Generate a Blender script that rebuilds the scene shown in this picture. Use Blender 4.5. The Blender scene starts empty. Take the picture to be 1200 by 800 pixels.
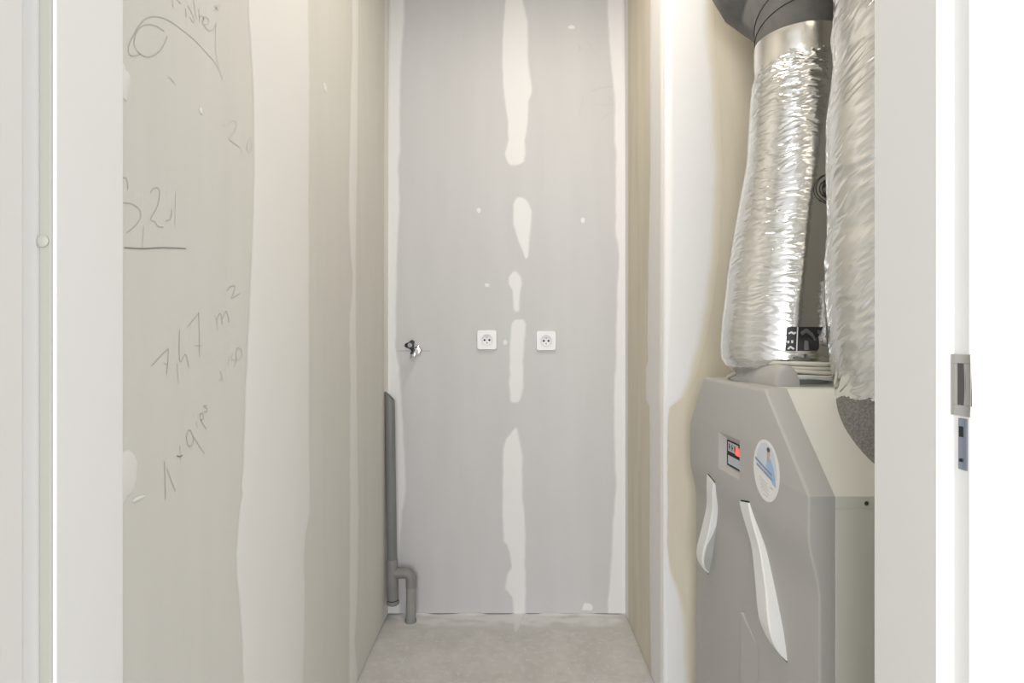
import bpy, bmesh, math, random
from mathutils import Vector, noise
random.seed(7)
C = bpy.context.scene.collection
SC = bpy.context.scene

# ------------------------------------------------------------------ camera
F = 700.0                       # focal length in pixels of the 1200x800 frame
H = 1.10                        # eye height
cam = bpy.data.cameras.new('camera')
cam.sensor_width = 36.0
cam.lens = F / 1200 * 36.0
cam.clip_start = 0.02
camo = bpy.data.objects.new('camera', cam)
C.objects.link(camo)
camo.location = (0, 0, H)
camo.rotation_euler = (math.pi / 2, 0, 0)
SC.camera = camo

# ------------------------------------------------------------------ light
SC.view_settings.view_transform = 'Standard'
SC.view_settings.look = 'None'
SC.view_settings.exposure = 0.0
SC.view_settings.gamma = 1.0
SC.view_settings.use_curve_mapping = False
w = bpy.data.worlds.new('world')
SC.world = w
w.use_nodes = True
w.node_tree.nodes['Background'].inputs[0].default_value = (0.985, 0.99, 1.0, 1)
w.node_tree.nodes['Background'].inputs[1].default_value = 1.0


def area_light(name, loc, target, sx, sy, power, col, shape='RECTANGLE'):
    L = bpy.data.lights.new(name, 'AREA')
    L.shape = shape
    L.size = sx
    if shape in ('RECTANGLE', 'ELLIPSE'):
        L.size_y = sy
    L.energy = power
    L.color = col
    o = bpy.data.objects.new(name, L)
    C.objects.link(o)
    o.location = loc
    o.rotation_euler = (Vector(target) - Vector(loc)).to_track_quat('-Z', 'Y').to_euler()
    return o


# the tall window of the room behind the camera and the closet's own ceiling lamp
area_light('room_window_light', (-0.45, -3.2, 1.5), (0.1, 1.0, 1.2), 2.4, 2.2, 152, (0.975, 0.985, 1.0))
area_light('side_fill_light', (2.4, -2.2, 1.2), (-0.2, 1.2, 1.0), 2.0, 2.2, 47, (0.98, 0.99, 1.0))  # added fill from the right to brighten the left wall, no known window
area_light('closet_ceiling_lamp', (0.17, 1.42, 2.585), (0.17, 1.42, 0.0), 0.10, 0.62, 10.4, (1.0, 0.90, 0.77))

# ------------------------------------------------------------------ measures
D_BACK = 2.41
X_LEFT = -0.50
X_RIGHT = 0.458
D_NICHE = 1.801
X_NICHE = 1.16
CEIL = 2.60
D_IN = 0.674                     # closet side of the door wall


def P(px, py, d):
    return Vector(((px - 600) * d / F, d, H - (py - 400) * d / F))


class Wall:
    """a plane one can draw on: s runs along it, z up, h out of it"""
    def __init__(s, kind, c):
        s.kind, s.c = kind, c

    def sz(s, px, py):
        if s.kind == 'y':
            d = s.c
            return ((px - 600) * d / F, H - (py - 400) * d / F)
        d = s.c * F / (px - 600)
        return (d, H - (py - 400) * d / F)

    def pt(s, a, z, h=0.0):
        if s.kind == 'y':
            return (a, s.c - h, z)
        return (s.c + (h if s.c < 0 else -h), a, z)


W_BACK, W_LEFT = Wall('y', D_BACK), Wall('x', X_LEFT)
W_RIGHT, W_NICHE = Wall('x', X_RIGHT), Wall('y', D_NICHE)

# ------------------------------------------------------------------ materials


def lin(c):
    return tuple(((v / 255) / 12.92 if v / 255 <= 0.04045 else ((v / 255 + 0.055) / 1.055) ** 2.4) for v in c) + (1,)


def mat(name, col, rough=0.5, metal=0.0, spec=0.5, col2=None, nscale=(8, 8, 8), bump=0.0, bscale=(60, 60, 60), detail=4,
        emit=None, estr=0.0):
    m = bpy.data.materials.new(name)
    m.use_nodes = True
    nt = m.node_tree
    b = nt.nodes['Principled BSDF']
    b.inputs['Base Color'].default_value = col if len(col) == 4 else (*col, 1)
    b.inputs['Roughness'].default_value = rough
    b.inputs['Metallic'].default_value = metal
    b.inputs['Specular IOR Level'].default_value = spec
    tc = nt.nodes.new('ShaderNodeTexCoord')

    def nz(scale, det):
        mp = nt.nodes.new('ShaderNodeMapping')
        mp.inputs['Scale'].default_value = scale
        n = nt.nodes.new('ShaderNodeTexNoise')
        n.inputs['Scale'].default_value = 1.0
        n.inputs['Detail'].default_value = det
        nt.links.new(tc.outputs['Object'], mp.inputs['Vector'])
        nt.links.new(mp.outputs['Vector'], n.inputs['Vector'])
        return n
    if col2 is not None:
        n = nz(nscale, detail)
        r = nt.nodes.new('ShaderNodeMapRange')
        r.inputs['From Min'].default_value = 0.32
        r.inputs['From Max'].default_value = 0.68
        mx = nt.nodes.new('ShaderNodeMix')
        mx.data_type = 'RGBA'
        nt.links.new(n.outputs['Fac'], r.inputs['Value'])
        nt.links.new(r.outputs['Result'], mx.inputs['Factor'])
        mx.inputs['A'].default_value = col if len(col) == 4 else (*col, 1)
        mx.inputs['B'].default_value = col2 if len(col2) == 4 else (*col2, 1)
        nt.links.new(mx.outputs['Result'], b.inputs['Base Color'])
    if bump > 0:
        n = nz(bscale, 3)
        bp = nt.nodes.new('ShaderNodeBump')
        bp.inputs['Strength'].default_value = bump
        bp.inputs['Distance'].default_value = 0.002
        nt.links.new(n.outputs['Fac'], bp.inputs['Height'])
        nt.links.new(bp.outputs['Normal'], b.inputs['Normal'])
    if emit is not None:
        b.inputs['Emission Color'].default_value = (*emit, 1)
        b.inputs['Emission Strength'].default_value = estr
    return m


def compound_mat(name, board, comp):
    """joint compound feathered out over the board's own colour by the mesh attribute w"""
    m = mat(name, comp, rough=0.75, spec=0.25)
    nt = m.node_tree
    b = nt.nodes['Principled BSDF']
    at = nt.nodes.new('ShaderNodeAttribute')
    at.attribute_name = 'w'
    tc = nt.nodes.new('ShaderNodeTexCoord')
    mp = nt.nodes.new('ShaderNodeMapping')
    mp.inputs['Scale'].default_value = (45, 45, 9)
    n = nt.nodes.new('ShaderNodeTexNoise')
    n.inputs['Scale'].default_value = 1
    n.inputs['Detail'].default_value = 5
    nt.links.new(tc.outputs['Object'], mp.inputs['Vector'])
    nt.links.new(mp.outputs['Vector'], n.inputs['Vector'])
    ad = nt.nodes.new('ShaderNodeMath')
    ad.operation = 'MULTIPLY_ADD'
    ad.inputs[1].default_value = 0.9
    ad.inputs[2].default_value = -0.45
    nt.links.new(n.outputs['Fac'], ad.inputs[0])
    # fac = w * (1 + (noise - 0.5)) : zero on the rim, uneven in between
    ad1 = nt.nodes.new('ShaderNodeMath')
    ad1.operation = 'ADD'
    ad1.inputs[1].default_value = 1.0
    nt.links.new(ad.outputs[0], ad1.inputs[0])
    mu = nt.nodes.new('ShaderNodeMath')
    mu.operation = 'MULTIPLY'
    nt.links.new(at.outputs['Fac'], mu.inputs[0])
    nt.links.new(ad1.outputs[0], mu.inputs[1])
    r = nt.nodes.new('ShaderNodeMapRange')
    r.interpolation_type = 'SMOOTHSTEP'
    r.inputs['From Min'].default_value = 0.05
    r.inputs['From Max'].default_value = 0.75
    nt.links.new(mu.outputs[0], r.inputs['Value'])
    mx = nt.nodes.new('ShaderNodeMix')
    mx.data_type = 'RGBA'
    mx.inputs['A'].default_value = (*board[:3], 1)
    mx.inputs['B'].default_value = (*comp[:3], 1)
    nt.links.new(r.outputs['Result'], mx.inputs['Factor'])
    nt.links.new(mx.outputs['Result'], b.inputs['Base Color'])
    return m


BOARD_BACK = (0.575, 0.574, 0.578)
BOARD_LEFT = (0.66, 0.65, 0.605)
BOARD_TAN = (0.66, 0.61, 0.495)
COMP = (0.75, 0.75, 0.75)
COMP_LEFT = (0.76, 0.752, 0.722)
M = {}


def board_mat(name, c, k=0.965):
    return mat(name, c, rough=0.85, spec=0.2, col2=tuple(v * k for v in c), nscale=(14, 14, 2.2), bump=0.12, bscale=(240, 240, 120), detail=6)


M['board_back'] = board_mat('board_grey', BOARD_BACK)
M['board_left'] = board_mat('board_greenish', BOARD_LEFT)
M['board_tan'] = board_mat('board_tan', BOARD_TAN, 0.90)
M['comp_back'] = compound_mat('compound_on_grey', BOARD_BACK, COMP)
M['comp_left'] = compound_mat('compound_on_greenish', BOARD_LEFT, COMP_LEFT)
M['comp_tan'] = compound_mat('compound_on_tan', BOARD_TAN, (0.745, 0.73, 0.715))
M['comp_white'] = compound_mat('compound_white_on_tan', BOARD_TAN, (0.745, 0.744, 0.74))
M['wall_core'] = mat('wall_core', (0.12, 0.115, 0.105), rough=0.9)
M['ceiling'] = mat('ceiling_paint', (0.75, 0.73, 0.69), rough=0.9)
M['hall_wall'] = mat('hall_wall_plaster', (0.78, 0.77, 0.75), rough=0.85)
M['raw_grey'] = board_mat('raw_grey_board', (0.60, 0.59, 0.56))
M['concrete'] = mat('screed', (0.60, 0.587, 0.57), rough=0.85, spec=0.25, col2=(0.52, 0.507, 0.49), nscale=(9, 7, 9), bump=0.35, bscale=(70, 70, 70), detail=9)
def add_speckle(m, sc, lo, hi, col):
    nt = m.node_tree
    b = nt.nodes['Principled BSDF']
    src = b.inputs['Base Color'].links[0].from_socket
    tc = nt.nodes.new('ShaderNodeTexCoord')
    n = nt.nodes.new('ShaderNodeTexNoise')
    n.inputs['Scale'].default_value = sc
    n.inputs['Detail'].default_value = 6
    n.inputs['Roughness'].default_value = 0.7
    r = nt.nodes.new('ShaderNodeMapRange')
    r.inputs['From Min'].default_value = lo
    r.inputs['From Max'].default_value = hi
    r.inputs['To Max'].default_value = 0.8
    mx = nt.nodes.new('ShaderNodeMix')
    mx.data_type = 'RGBA'
    nt.links.new(tc.outputs['Object'], n.inputs['Vector'])
    nt.links.new(n.outputs['Fac'], r.inputs['Value'])
    nt.links.new(r.outputs['Result'], mx.inputs['Factor'])
    nt.links.new(src, mx.inputs['A'])
    mx.inputs['B'].default_value = (*col, 1)
    nt.links.new(mx.outputs['Result'], b.inputs['Base Color'])


add_speckle(M['concrete'], 38, 0.50, 0.75, (0.70, 0.69, 0.67))
add_speckle(M['concrete'], 16, 0.55, 0.75, (0.47, 0.445, 0.415))
M['comp_floor'] = compound_mat('dust_on_screed', (0.56, 0.547, 0.53), (0.70, 0.69, 0.68))
M['frame'] = mat('frame_lacquer', (0.73, 0.727, 0.712), rough=0.42, spec=0.4)
M['stop_shade'] = mat('stop_shade_grey', (0.40, 0.40, 0.35), rough=0.6)  # darker grey that paints the shade on the hinge-side stop
M['leaf'] = mat('door_lacquer', (0.66, 0.65, 0.63), rough=0.4, spec=0.4)
M['steel'] = mat('brushed_steel', (0.40, 0.39, 0.37), rough=0.42, metal=1.0)
M['steel_dark'] = mat('dark_steel', (0.09, 0.088, 0.085), rough=0.5, metal=0.6)
M['zinc'] = mat('blued_zinc', (0.20, 0.225, 0.27), rough=0.4, metal=0.9)
M['black'] = mat('black_hole', (0.012, 0.012, 0.013), rough=0.8)
M['cap'] = mat('cap_plastic', (0.42, 0.415, 0.37), rough=0.5)
M['pencil'] = mat('pencil', (0.455, 0.445, 0.41), rough=0.7)
M['pencil_light'] = mat('pencil_light', (0.565, 0.555, 0.515), rough=0.7)
M['pencil_dark'] = mat('pencil_dark', (0.24, 0.235, 0.225), rough=0.7)
M['pvc'] = mat('grey_pvc', (0.165, 0.172, 0.166), rough=0.42, col2=(0.19, 0.195, 0.187), nscale=(30, 30, 5))
M['pvc2'] = mat('grey_pvc_fitting', (0.205, 0.203, 0.198), rough=0.5, col2=(0.235, 0.232, 0.225), nscale=(30, 30, 12))
M['pvc3'] = mat('dusty_grey_pvc', (0.265, 0.262, 0.25), rough=0.6, col2=(0.30, 0.295, 0.28), nscale=(50, 50, 20))
M['rubber'] = mat('rubber_ring', (0.035, 0.035, 0.036), rough=0.7)
M['socket'] = mat('socket_white', (0.66, 0.66, 0.66), rough=0.28)
M['chrome'] = mat('chrome', (0.88, 0.88, 0.88), rough=0.12, metal=1.0)
M['knob'] = mat('knob_black', (0.022, 0.025, 0.034), rough=0.35)
M['knob_cap'] = mat('knob_grey', (0.30, 0.31, 0.36), rough=0.4)
M['cover'] = mat('cover_grey_plastic', (0.43, 0.42, 0.402), rough=0.48, spec=0.35, bump=0.08, bscale=(400, 400, 400))
M['cream'] = mat('cream_metal', (0.69, 0.69, 0.625), rough=0.45, spec=0.4)
M['handle'] = mat('handle_light', (0.74, 0.74, 0.725), rough=0.35)
M['felt'] = mat('grey_foam', (0.30, 0.29, 0.275), rough=0.95, spec=0.1, col2=(0.19, 0.183, 0.175), nscale=(230, 230, 230), bump=0.9, bscale=(260, 260, 260))
M['epe'] = mat('dark_foam_duct', (0.10, 0.098, 0.095), rough=0.62, spec=0.4, col2=(0.125, 0.122, 0.118), nscale=(40, 40, 40), bump=0.15, bscale=(300, 300, 300))
M['epe_line'] = mat('duct_seam', (0.018, 0.018, 0.018), rough=0.8)
M['cable'] = mat('cable_beige', (0.60, 0.585, 0.52), rough=0.5)
M['cable_blue'] = mat('cable_blue_grey', (0.36, 0.43, 0.47), rough=0.45)
M['tape'] = mat('foil_tape', (0.80, 0.78, 0.73), rough=0.24, metal=0.95, bump=0.3, bscale=(60, 60, 45))
M['label_black'] = mat('label_print', (0.030, 0.029, 0.038), rough=0.45)
M['label_grey'] = mat('label_print_grey', (0.20, 0.195, 0.20), rough=0.45)
M['stamp'] = mat('stamp_ink', (0.045, 0.043, 0.042), rough=0.5)
M['sticker'] = mat('sticker_white', (0.80, 0.79, 0.775), rough=0.4)
M['sticker_rim'] = mat('sticker_pale_blue', (0.62, 0.67, 0.74), rough=0.4)
M['ink_blue'] = mat('ink_blue', (0.22, 0.29, 0.44), rough=0.4)
M['shirt_blue'] = mat('shirt_blue', (0.34, 0.50, 0.74), rough=0.4)
M['skin'] = mat('print_skin', (0.60, 0.38, 0.29), rough=0.4)
M['hair'] = mat('print_hair', (0.10, 0.06, 0.05), rough=0.4)
M['ink_grey'] = mat('ink_grey', (0.55, 0.54, 0.54), rough=0.4)
M['lcd'] = mat('lcd_grey', (0.45, 0.50, 0.52), rough=0.2)
M['red'] = mat('red_lamp', (0.7, 0.05, 0.04), rough=0.3, emit=(1.0, 0.09, 0.06), estr=1.1)


def foil_mat(name, bscale, bstr):
    m = mat(name, (0.79, 0.79, 0.78), rough=0.19, metal=0.96)
    nt = m.node_tree
    b = nt.nodes['Principled BSDF']
    tc = nt.nodes.new('ShaderNodeTexCoord')
    prev = None
    for k, (sc, st) in enumerate(((bscale, bstr), (tuple(v * 0.45 for v in bscale), bstr), (tuple(v * 2.1 for v in bscale), bstr * 0.55))):
        mp = nt.nodes.new('ShaderNodeMapping')
        mp.inputs['Scale'].default_value = sc
        wn = nt.nodes.new('ShaderNodeTexNoise')
        wn.inputs['Scale'].default_value = 18.0
        wn.inputs['Detail'].default_value = 2
        wa = nt.nodes.new('ShaderNodeMix')
        wa.data_type = 'VECTOR'
        wa.inputs['Factor'].default_value = 0.03
        if k < 2:               # facets with sharp creases between them
            n = nt.nodes.new('ShaderNodeTexVoronoi')
            n.inputs['Scale'].default_value = 1
            out = n.outputs['Distance']
        else:
            n = nt.nodes.new('ShaderNodeTexNoise')
            n.inputs['Scale'].default_value = 1
            n.inputs['Detail'].default_value = 3
            out = n.outputs['Fac']
        bp = nt.nodes.new('ShaderNodeBump')
        bp.inputs['Strength'].default_value = st
        bp.inputs['Distance'].default_value = 0.0022
        nt.links.new(tc.outputs['UV'], wn.inputs['Vector'])
        nt.links.new(tc.outputs['UV'], wa.inputs['A'])
        nt.links.new(wn.outputs['Color'], wa.inputs['B'])
        nt.links.new(wa.outputs['Result'], mp.inputs['Vector'])
        nt.links.new(mp.outputs['Vector'], n.inputs['Vector'])
        nt.links.new(out, bp.inputs['Height'])
        if prev:
            nt.links.new(prev.outputs['Normal'], bp.inputs['Normal'])
        prev = bp
    nt.links.new(prev.outputs['Normal'], b.inputs['Normal'])
    return m


M['foil_a'] = foil_mat('foil_crosswise_creases', (26, 150, 1), 0.34)
M['foil_b'] = foil_mat('foil_slanting_creases', (22, 80, 1), 0.42)

# ------------------------------------------------------------------ mesh helpers


def link(name, me, m, parent=None, smooth=False, angle=None):
    o = bpy.data.objects.new(name, me)
    C.objects.link(o)
    if m is not None:
        me.materials.append(m)
    if parent is not None:
        o.parent = parent
        if parent.type == 'EMPTY':      # modelled in world coordinates, kept there below a placed Empty
            o.matrix_parent_inverse = parent.matrix_basis.inverted()
    if smooth:
        for p in me.polygons:
            p.use_smooth = True
        if angle:
            me.set_sharp_from_angle(angle=math.radians(angle))
    return o


def mesh(name, verts, faces, m, parent=None, smooth=False, angle=None):
    me = bpy.data.meshes.new(name)
    me.from_pydata([tuple(v) for v in verts], [], faces)
    bm = bmesh.new()
    bm.from_mesh(me)
    bmesh.ops.remove_doubles(bm, verts=bm.verts, dist=1e-6)
    bmesh.ops.recalc_face_normals(bm, faces=bm.faces)
    bm.to_mesh(me)
    bm.free()
    return link(name, me, m, parent, smooth, angle)


def join(parts):
    V, Fs = [], []
    for v, f in parts:
        n = len(V)
        V += [tuple(p) for p in v]
        Fs += [[i + n for i in q] for q in f]
    return V, Fs


def box(x0, x1, y0, y1, z0, z1):
    v = [(x, y, z) for x in (x0, x1) for y in (y0, y1) for z in (z0, z1)]
    f = [(0, 1, 3, 2), (4, 6, 7, 5), (0, 4, 5, 1), (2, 3, 7, 6), (0, 2, 6, 4), (1, 5, 7, 3)]
    return v, f


def bevel(o, width, seg=2):
    md = o.modifiers.new('bevel', 'BEVEL')
    md.width = width
    md.segments = seg
    md.limit_method = 'ANGLE'
    return o


def prism(outline, z0, z1):
    n = len(outline)
    v = [(x, y, z0) for x, y in outline] + [(x, y, z1) for x, y in outline]
    f = [tuple(range(n)), tuple(range(n, 2 * n))] + [(i, (i + 1) % n, n + (i + 1) % n, n + i) for i in range(n)]
    return v, f


def rings(rs, cap0=True, cap1=True):
    """loft through rings of equal vertex count"""
    n = len(rs[0])
    v = [p for r in rs for p in r]
    f = []
    for k in range(len(rs) - 1):
        for i in range(n):
            j = (i + 1) % n
            f.append((k * n + i, k * n + j, (k + 1) * n + j, (k + 1) * n + i))
    if cap0:
        f.append(tuple(range(n)))
    if cap1:
        f.append(tuple((len(rs) - 1) * n + i for i in range(n)))
    return v, f


def frame_of(t):
    t = t.normalized()
    a = Vector((0, 0, 1)) if abs(t.z) < 0.9 else Vector((1, 0, 0))
    u = t.cross(a).normalized()
    return u, t.cross(u).normalized()


def tube(path, r, n=16, cap=True):
    path = [Vector(p) for p in path]
    rr = r if isinstance(r, (list, tuple)) else [r] * len(path)
    rs = []
    u = None
    for i, p in enumerate(path):
        t = (path[min(i + 1, len(path) - 1)] - path[max(i - 1, 0)]).normalized()
        if u is None:
            u, v = frame_of(t)
        else:
            u = (u - t * u.dot(t)).normalized()
            v = t.cross(u).normalized()
        rs.append([p + (u * math.cos(a) + v * math.sin(a)) * rr[i] for a in [2 * math.pi * k / n for k in range(n)]])
    return rings(rs, cap, cap)


def spline(pts, k=8):
    pts = [Vector(p) for p in pts]
    out = []
    for i in range(len(pts) - 1):
        p0, p1, p2, p3 = pts[max(i - 1, 0)], pts[i], pts[i + 1], pts[min(i + 2, len(pts) - 1)]
        for j in range(k):
            t = j / k
            out.append(0.5 * ((2 * p1) + (p2 - p0) * t + (2 * p0 - 5 * p1 + 4 * p2 - p3) * t * t + (3 * p1 - p0 - 3 * p2 + p3) * t ** 3))
    out.append(pts[-1])
    return out


def interp(x, xs, ys):
    if x <= xs[0]:
        return ys[0]
    for i in range(len(xs) - 1):
        if x <= xs[i + 1]:
            t = (x - xs[i]) / (xs[i + 1] - xs[i])
            return ys[i] + t * (ys[i + 1] - ys[i])
    return ys[-1]


def empty(name, loc=(0, 0, 0)):
    o = bpy.data.objects.new(name, None)
    C.objects.link(o)
    o.location = loc
    o.empty_display_size = 0.05
    return o


def tag(o, label=None, cat=None, group=None, kind=None):
    for k, v in (('label', label), ('category', cat), ('group', group), ('kind', kind)):
        if v:
            o[k] = v
    return o


# ------------------------------------------------------------------ structure
def wall(name, boxes):
    o = mesh(name, *join(boxes), M['wall_core'])
    o['kind'] = 'structure'
    return o


def board(parent, b, m):
    return mesh('plasterboard', *b, m, parent)


BT = 0.0125
floor = mesh('floor', *box(-3, 3, -4, D_BACK + 0.15, -0.12, 0), M['concrete'])
floor['kind'] = 'structure'
ceil_ = mesh('ceiling', *box(-0.62, 1.30, 0.62, D_BACK + 0.15, CEIL, CEIL + 0.1), M['ceiling'])
ceil_['kind'] = 'structure'

wl = wall('wall_left', [box(X_LEFT - 0.11, X_LEFT - BT, D_IN, D_BACK + 0.12, 0, CEIL)])
for a, b in ((D_IN, 1.281), (1.283, 1.881), (1.883, D_BACK + BT)):
    board(wl, box(X_LEFT - BT, X_LEFT, a, b, 0.007, CEIL - 0.001), M['board_left'])
wb = wall('wall_back', [box(X_LEFT - BT, X_RIGHT + 0.09, D_BACK + BT, D_BACK + 0.12, 0, CEIL)])
board(wb, box(X_LEFT, 0.017, D_BACK, D_BACK + BT, 0.004, CEIL - 0.001), M['board_back'])
board(wb, box(0.017, X_RIGHT, D_BACK, D_BACK + BT, 0.004, CEIL - 0.001), M['board_back'])
wr = wall('wall_right', [box(X_RIGHT + BT, X_NICHE + 0.10, D_NICHE + BT, D_BACK + BT, 0, CEIL)])
board(wr, box(X_RIGHT, X_RIGHT + BT, D_NICHE, D_BACK + BT, 0.004, CEIL - 0.001), M['board_tan'])
board(wr, box(X_RIGHT + BT, X_NICHE, D_NICHE, D_NICHE + BT, 0.004, CEIL - 0.001), M['board_tan'])
wn = wall('wall_niche', [box(X_NICHE + BT, X_NICHE + 0.10, D_IN, D_NICHE + BT, 0, CEIL)])
board(wn, box(X_NICHE, X_NICHE + BT, D_IN, 1.25, 0.004, CEIL - 0.001), M['raw_grey'])
board(wn, box(X_NICHE, X_NICHE + BT, 1.252, D_NICHE, 0.004, CEIL - 0.001), M['raw_grey'])

HEAD = 2.32
wf = mesh('wall_front', *join([
    box(-1.6, -0.487, 0.570, D_IN, 0, CEIL), box(0.4575, 1.9, 0.570, D_IN - BT, 0, CEIL), box(-0.487, 0.4575, 0.570, D_IN, HEAD + 0.05, CEIL)]), M['hall_wall'])
wf['kind'] = 'structure'
board(wf, box(0.4575, X_NICHE, D_IN - BT, D_IN, 0.004, CEIL - 0.001), M['raw_grey'])

# door frame: pressed steel profile with a rebate for the leaf
JR, JL, ST, RB = 0.410, -0.440, 0.016, 0.022
D_FACE, D_STOP, D_REAR = 0.5555, 0.5765, 0.660
door = empty('door_1', (0, 0.60, 0))
door['kind'] = 'structure'


def jamb_profile(x, s):
    return [(x, D_REAR), (x, D_STOP), (x + s * ST, D_STOP), (x + s * ST, D_FACE), (x + s * 0.075, D_FACE), (x + s * 0.075, D_FACE + 0.0145),
            (x + s * 0.046, D_FACE + 0.0145), (x + s * 0.046, D_REAR + 0.0135), (x + s * 0.072, D_REAR + 0.0135), (x + s * 0.072, D_REAR + 0.0165), (x, D_REAR + 0.0165)]


jambs = []
for x, s in ((JL, -1), (JR, 1)):
    j = mesh('jamb', *prism(jamb_profile(x, s), 0.0, HEAD), M['frame'], door)
    bevel(j, 0.0016, 3)
    jambs.append(j)
hd = mesh('head', *join([box(JL - 0.075, JR + 0.075, D_FACE, D_FACE + 0.0145, HEAD, HEAD + 0.075),
                         box(JL - 0.05, JR + 0.05, D_FACE + 0.0145, D_REAR + 0.0165, HEAD, HEAD + 0.05)]), M['frame'], door)


def disc_solid(c, axis, r, h, n=24, dome=0.0):
    """cylinder from c along axis"""
    c, axis = Vector(c), Vector(axis).normalized()
    u, v = frame_of(axis)

    def ring(rad, t):
        return [c + axis * t + (u * math.cos(a) + v * math.sin(a)) * rad for a in [2 * math.pi * k / n for k in range(n)]]
    rs = [ring(r, 0), ring(r, h)]
    if dome:
        rs += [ring(r * 0.8, h + dome * 0.6), ring(r * 0.35, h + dome)]
    return rings(rs)


zc = H + 117 * D_STOP / F
for j, x in ((jambs[0], -0.4505), (jambs[1], 0.418)):
    cpo = mesh('screw_cap', *disc_solid((x, D_STOP + 0.0005, zc), (0, -1, 0), 0.0058, 0.0044 if x < 0 else 0.0012, 24, 0.0012), M['cap'] if x < 0 else M['frame'], None, True, 40)
    cpo.parent = j
# strike plates in the rebate of the right jamb (face looks to -X)
XR = JR + ST


def yz_frame(x0, x1, y0, y1, z0, z1, iy0, iy1, iz0, iz1):
    """flat plate in the y-z plane with a rectangular hole"""
    ps = [box(x0, x1, y0, y1, z0, iz0), box(x0, x1, y0, y1, iz1, z1), box(x0, x1, y0, iy0, iz0, iz1), box(x0, x1, iy1, y1, iz0, iz1)]
    return join(ps)


dm = 0.5655
z_hi, z_lo = H - 15 * dm / F, H - 87 * dm / F
keep = mesh('strike_plate', *join([
    yz_frame(XR - 0.0016, XR + 0.0005, 0.5535, D_STOP - 0.0003, z_lo, z_hi, 0.5590, 0.5712, z_lo + 0.010, z_hi - 0.0085),
    box(JR + 0.013, XR + 0.0005, D_STOP - 0.0016, D_STOP - 0.0001, z_lo, z_hi)]), M['steel'], jambs[1])
bevel(keep, 0.0004, 1)
tng = []
for k in range(9):      # hollowed spring lip at the back of the opening
    t = k / 8
    tng.append((XR - 0.0010 - 0.0006 * math.sin(math.pi * t), z_lo + 0.010 + t * (z_hi - z_lo - 0.0185)))
vv, ff = [], []
for k, (x, z) in enumerate(tng):
    wdt = 0.0092 + 0.0017 * math.sin(math.pi * k / 8)
    vv += [(x, 0.5590, z), (x, 0.5590 + (0.0122 - wdt) , z)]
    if k:
        ff.append((2 * k - 2, 2 * k - 1, 2 * k + 1, 2 * k))
pocket = mesh('latch_pocket', *box(XR - 0.0004, XR + 0.0012, 0.5590, 0.5712, z_lo + 0.010, z_hi - 0.0085), M['steel_dark'], jambs[1])
lip = mesh('spring_lip', *join([(vv, ff), box(XR - 0.0013, XR - 0.0003, 0.5697, 0.5712, z_lo + 0.010, z_hi - 0.0085)]), M['steel'], jambs[1])
z2h, z2l = H - 90 * dm / F, H - 150 * dm / F
keep2 = mesh('bolt_plate', *box(XR - 0.0013, XR + 0.0005, 0.5585, 0.5690, z2l, z2h), M['zinc'], jambs[1])
bevel(keep2, 0.0006, 1)
slot = mesh('bolt_slot', *box(XR - 0.0017, XR - 0.0010, 0.5625, 0.5672, z2l + 0.031, z2l + 0.041), M['black'], jambs[1])
scr = mesh('screw', *disc_solid((XR - 0.0010, 0.5650, z2l + 0.009), (-1, 0, 0), 0.0017, 0.0012, 12), M['black'], jambs[1])
# the leaf, hinged on the left jamb and standing open into the room behind the camera
ca, sa = math.cos(math.radians(90.4)), math.sin(math.radians(90.4))


def leafpt(a, b, z):            # a along the leaf from the hinge, b through its thickness
    return (-0.4527 + a * ca - b * sa, 0.5540 - a * sa + b * ca, z)


lv, lf = box(0, 0.905, 0, 0.04, 0.015, HEAD - 0.004)
leaf = mesh('door_leaf', [leafpt(*p) for p in lv], lf, M['leaf'], door)
bevel(leaf, 0.002, 2)
hg = mesh('hinge', *join([tube([(-0.4985, 0.5490, z), (-0.4985, 0.5490, z + 0.09)], 0.0045, 12) for z in (0.25, 1.95)]), M['steel'], door, True, 40)
# added strip on the hinge-side stop, its shade put into the colour
stop_shade = bevel(mesh('stop_shade_strip', *box(JL - 0.0153, JL - 0.0031, D_STOP - 0.0022, D_STOP + 0.003, 0.0, HEAD), M['stop_shade'], jambs[0]), 0.0016, 3)


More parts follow.
